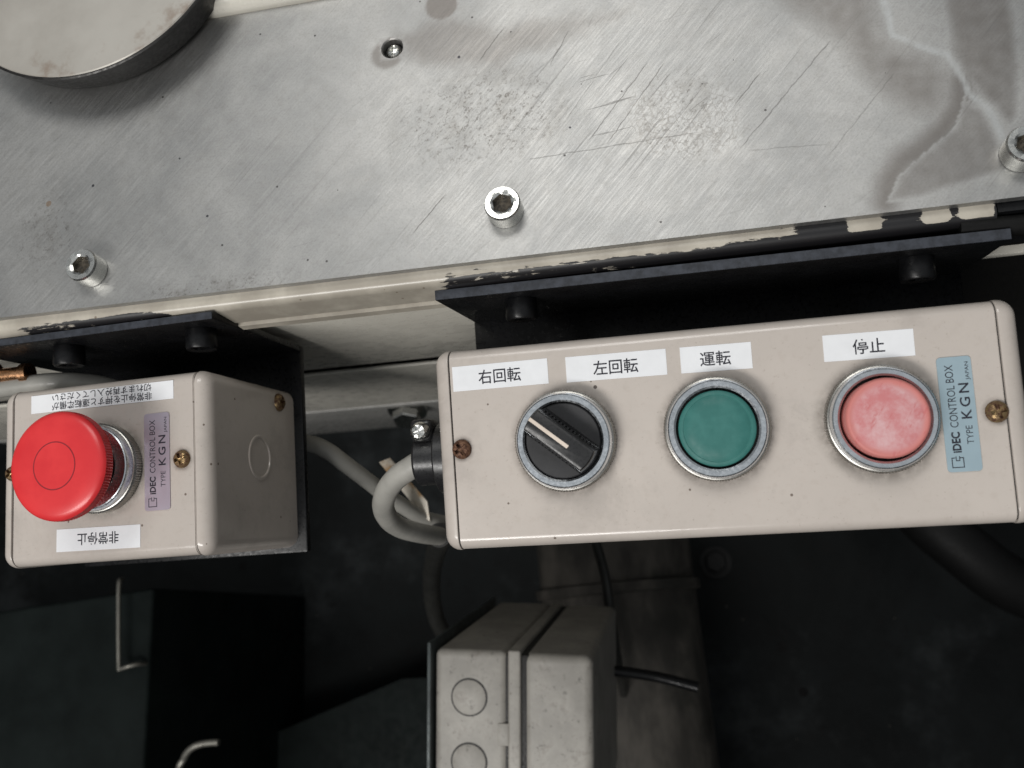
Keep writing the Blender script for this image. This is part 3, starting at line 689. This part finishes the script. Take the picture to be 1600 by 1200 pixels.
cable('pale cable with brass fitting above the short control box', [(-300, 84, 268), (-250, 86, 266), (-228, 87, 264), (-205, 87.5, 264), (-190, 86, 268), (-182, 83, 276)], 3.2, 'cable_grey')
br_ = thing('brass_fitting', 'small brass pipe fitting tucked under the machine rail', 'fitting', Matrix.Translation((-222, 91.0, Z(262))) @ Matrix.Rotation(math.radians(90), 4, 'Y'))
bm = lathe(NB(), [(0, -10), (3.6, -10), (3.8, -9.4), (3.8, -3)], 24, None, lambda i, k, a, q: hexr(a, q)); finish('hex_nut', bm, 'brass', br_, 30)
bm = lathe(NB(), [(2.6, -3), (2.6, 6), (3.4, 6.2), (3.4, 9), (0, 9)], 24); finish('pipe_end', bm, 'brass', br_, 30)
# pale wooden tag between the cables
bm = NB(); 
pts = [(-124.5, 70.5), (-119.5, 72.0), (-104.5, 52.5), (-104.0, 44.0), (-107.5, 47.0)]
lo = [bm.verts.new((x, y, Z(374)+(y-60)*0.25)) for x, y in pts]; hi = [bm.verts.new((x, y, Z(372.4)+(y-60)*0.25)) for x, y in pts]
bm.faces.new(lo[::-1]); bm.faces.new(hi)
for k in range(5): bm.faces.new((lo[k], lo[(k+1) % 5], hi[(k+1) % 5], hi[k]))
t = NT('tag_plastic'); a = t.noise(55, 4, 0.6)
t.set(t.mix(t.ramp(a, 0.48, 0.62), (0.72, 0.66, 0.56), (0.38, 0.21, 0.07)), 0, 0.45); MAT['tag_plastic'] = t.m
tag(finish('scrap_tag', bm, 'tag_plastic', None, 0), 'pointed cream and brown scrap tag behind the looping grey cable', 'tag')

# ------------------------------------------------------------------ switch box lower down
Q = Matrix.Translation((-83, -52, Z(431))) @ Matrix.Rotation(math.radians(-4.4), 4, 'Z') @ Matrix.Rotation(math.radians(9.0), 4, 'X')
swb = thing('switch_box', 'dirty grey-beige plastic switch box with two round knockouts, below the long control box', 'switch box', Q)
def vertical(e): return abs(e.verts[0].co.z-e.verts[1].co.z) > 5
H_ = 150
bm = NB(); box(bm, -36.5, -2.2, -55, 40, -H_, 0, 3.4, 5); finish('body', bm, 'dirty_plastic', swb, 35)
bm = NB(); box(bm, -36, 36.5, -54.5, 38.5, -H_+0.5, -1.2, 2, 2); finish('inner_shell', bm, 'dark_recess', swb, 35)
bm = NB(); box(bm, -1.6, 4.3, -55, 40.5, -H_, 0.9, 1.0, 3); finish('flange', bm, 'dirty_plastic', swb, 35)
bm = NB(); box(bm, 5.4, 37.5, -55, 39.2, -H_, -0.2, 4.2, 6); finish('lid', bm, 'dirty_plastic', swb, 35)
bm = NB(); box(bm, -6.5, -1.4, -2.5, 7.5, -1.0, 0.55, 0.4, 2); finish('latch', bm, 'dirty_plastic', swb, 35)
bm = NB(); box(bm, -40.0, -38.2, -60, 43, -H_, 1.5, 0.5, 2)
simple('back_plate', (0.05, 0.06, 0.06), 0.2, 0.45, 0.3, 60); finish('back_plate', bm, 'back_plate', swb, 35)
for y in (18.5, -10.5):
    kk = lathe(NB(), [(7.9, -0.2), (7.9, 0.45), (7.6, 0.6), (0, 0.6)], 48, Matrix.Translation((-20, y, 0))); ko_ = finish('knockout', kk, 'dirty_plastic', swb, 30); finish('groove', lathe(NB(), [(8.7, -0.2), (8.7, 0.12), (7.85, 0.12)], 48, Matrix.Translation((-20, y, 0))), 'dark_recess', ko_, 0)
# lower run of the looping cable, shade painted in, and cables around it
cable('shaded lower run of the looping grey cable, shade put into its dark colour, behind the switch box', [(-95, 36, 357), (-97, 37, 370), (-106, 38, 400), (-122, 36, 450), (-138, 27, 500), (-147, 12, 535), (-148, -4, 560), (-146, -40, 640)], 5.0, 'cable_dark')
cable('grey cable dropping between the long control box and the pipe', [(-56, 80, 560), (-52, 50, 585), (-48.5, 27, 600), (-47.5, -2, 612), (-48, -30, 650), (-50, -60, 720)], 3.2, 'cable_dark')
tag(finish('black_strut', tube(NB(), [(-46, -30, Z(560)), (-20, -35, Z(566)), (4, -42, Z(566))], 3.2, 10, 4), 'black_steel', None, 40), 'thin black strut sticking out beside the switch box', 'strut')
# pipe with collar
pipe = thing('floor_pipe', 'streaky brown-grey pipe with raised collar behind the switch box', 'pipe', Matrix.Translation((-52, 0, 0)))
PM = Matrix.Translation((0, 0, Z(770))) @ Matrix.Rotation(math.radians(2), 4, 'Z') @ Matrix.Rotation(math.radians(90), 4, 'X')
bm = lathe(NB(), [(64, -120), (64, 260)], 72, PM); finish('tube', bm, 'streaked_pipe', pipe, 30)
bm = lathe(NB(), [(64.5, -27), (68, -26), (68, -19), (64.5, -18)], 72, PM); finish('collar', bm, 'streaked_pipe', pipe, 30)
bm = NB(); box(bm, -52, 52, -280, 140, 0.0, 72, 4, 2); finish('saddle', bm, 'cabinet_green', pipe, 30)
# cabinet, lower left
cabn = thing('floor_cabinet', 'dark grey-green cabinet with thin wire handle near the floor', 'cabinet', Matrix.Translation((-700, -100, 0)))
bm = NB(); box(bm, -300, 316, -500, 138, 0.02, Z(620), 3, 3); 
for v in bm.verts: v.co.y += (v.co.x-316)*0.085 if v.co.y > 0 else 0
finish('body', bm, 'cabinet_green', cabn, 30)
bm = tube(NB(), [(294, 145, Z(614)), (295, 141, Z(609)), (297.5, 110, Z(608)), (299, 84, Z(609)), (300, 82, Z(609)), (307, 83.5, Z(609)), (312, 84.5, Z(613)), (313, 84.5, Z(621))], 1.5, 10, 6); finish('handle', bm, 'wire_steel', cabn, 60)
# bent rod
bm = tube(NB(), [(-322, -150, 2), (-324, -120, Z(640)), (-326, -85, Z(572)), (-321, -73, Z(563)), (-314, -66.5, Z(560)), (-306, -64.2, Z(560)), (-296, -63.8, Z(560))], 2.2, 12, 8)
tag(finish('bent_rod', bm, 'wire_steel', None, 60), 'bent steel rod end rising from the dark floor', 'rod')
# shadow boundary on the floor, modelled as an added low block
bm = NB(); pts = [(-262, -45), (-470, -118), (-470, -420), (-180, -420), (-180, -45)]
lo = [bm.verts.new((x, y, 0.05)) for x, y in pts]; hi = [bm.verts.new((x, y, 60)) for x, y in pts]
bm.faces.new(hi)
for k in range(5): bm.faces.new((lo[k], lo[(k+1) % 5], hi[(k+1) % 5], hi[k]))
tag(finish('floor_shadow_block', bm, 'cabinet_green', None, 0), 'added low block standing in for a shadow boundary on the floor below the switch box', 'floor patch')
# black hose and floor bolt on the right
cable('thick black hose curving over the floor beside the long control box', [(150, 170, 840), (196, 80, 800), (225, 42, 790), (262, 10, 800), (330, -20, 830)], 22, 'rubber', 'black_hose', 'hose')
fb = thing('floor_bolt', 'small rusty bolt head standing on the oily floor', 'bolt', Matrix.Translation((34.5, 47, 0)))
bm = lathe(NB(), [(15, 0.05), (15, 3), (0, 3)], 32); finish('washer', bm, 'rubber', fb, 30)
bm = lathe(NB(), [(9, 3), (9, 10), (8, 11), (0, 11)], 24, None, lambda i, k, a, q: hexr(a, q)); finish('head', bm, 'rubber', fb, 30)

sc.render.engine = 'CYCLES'
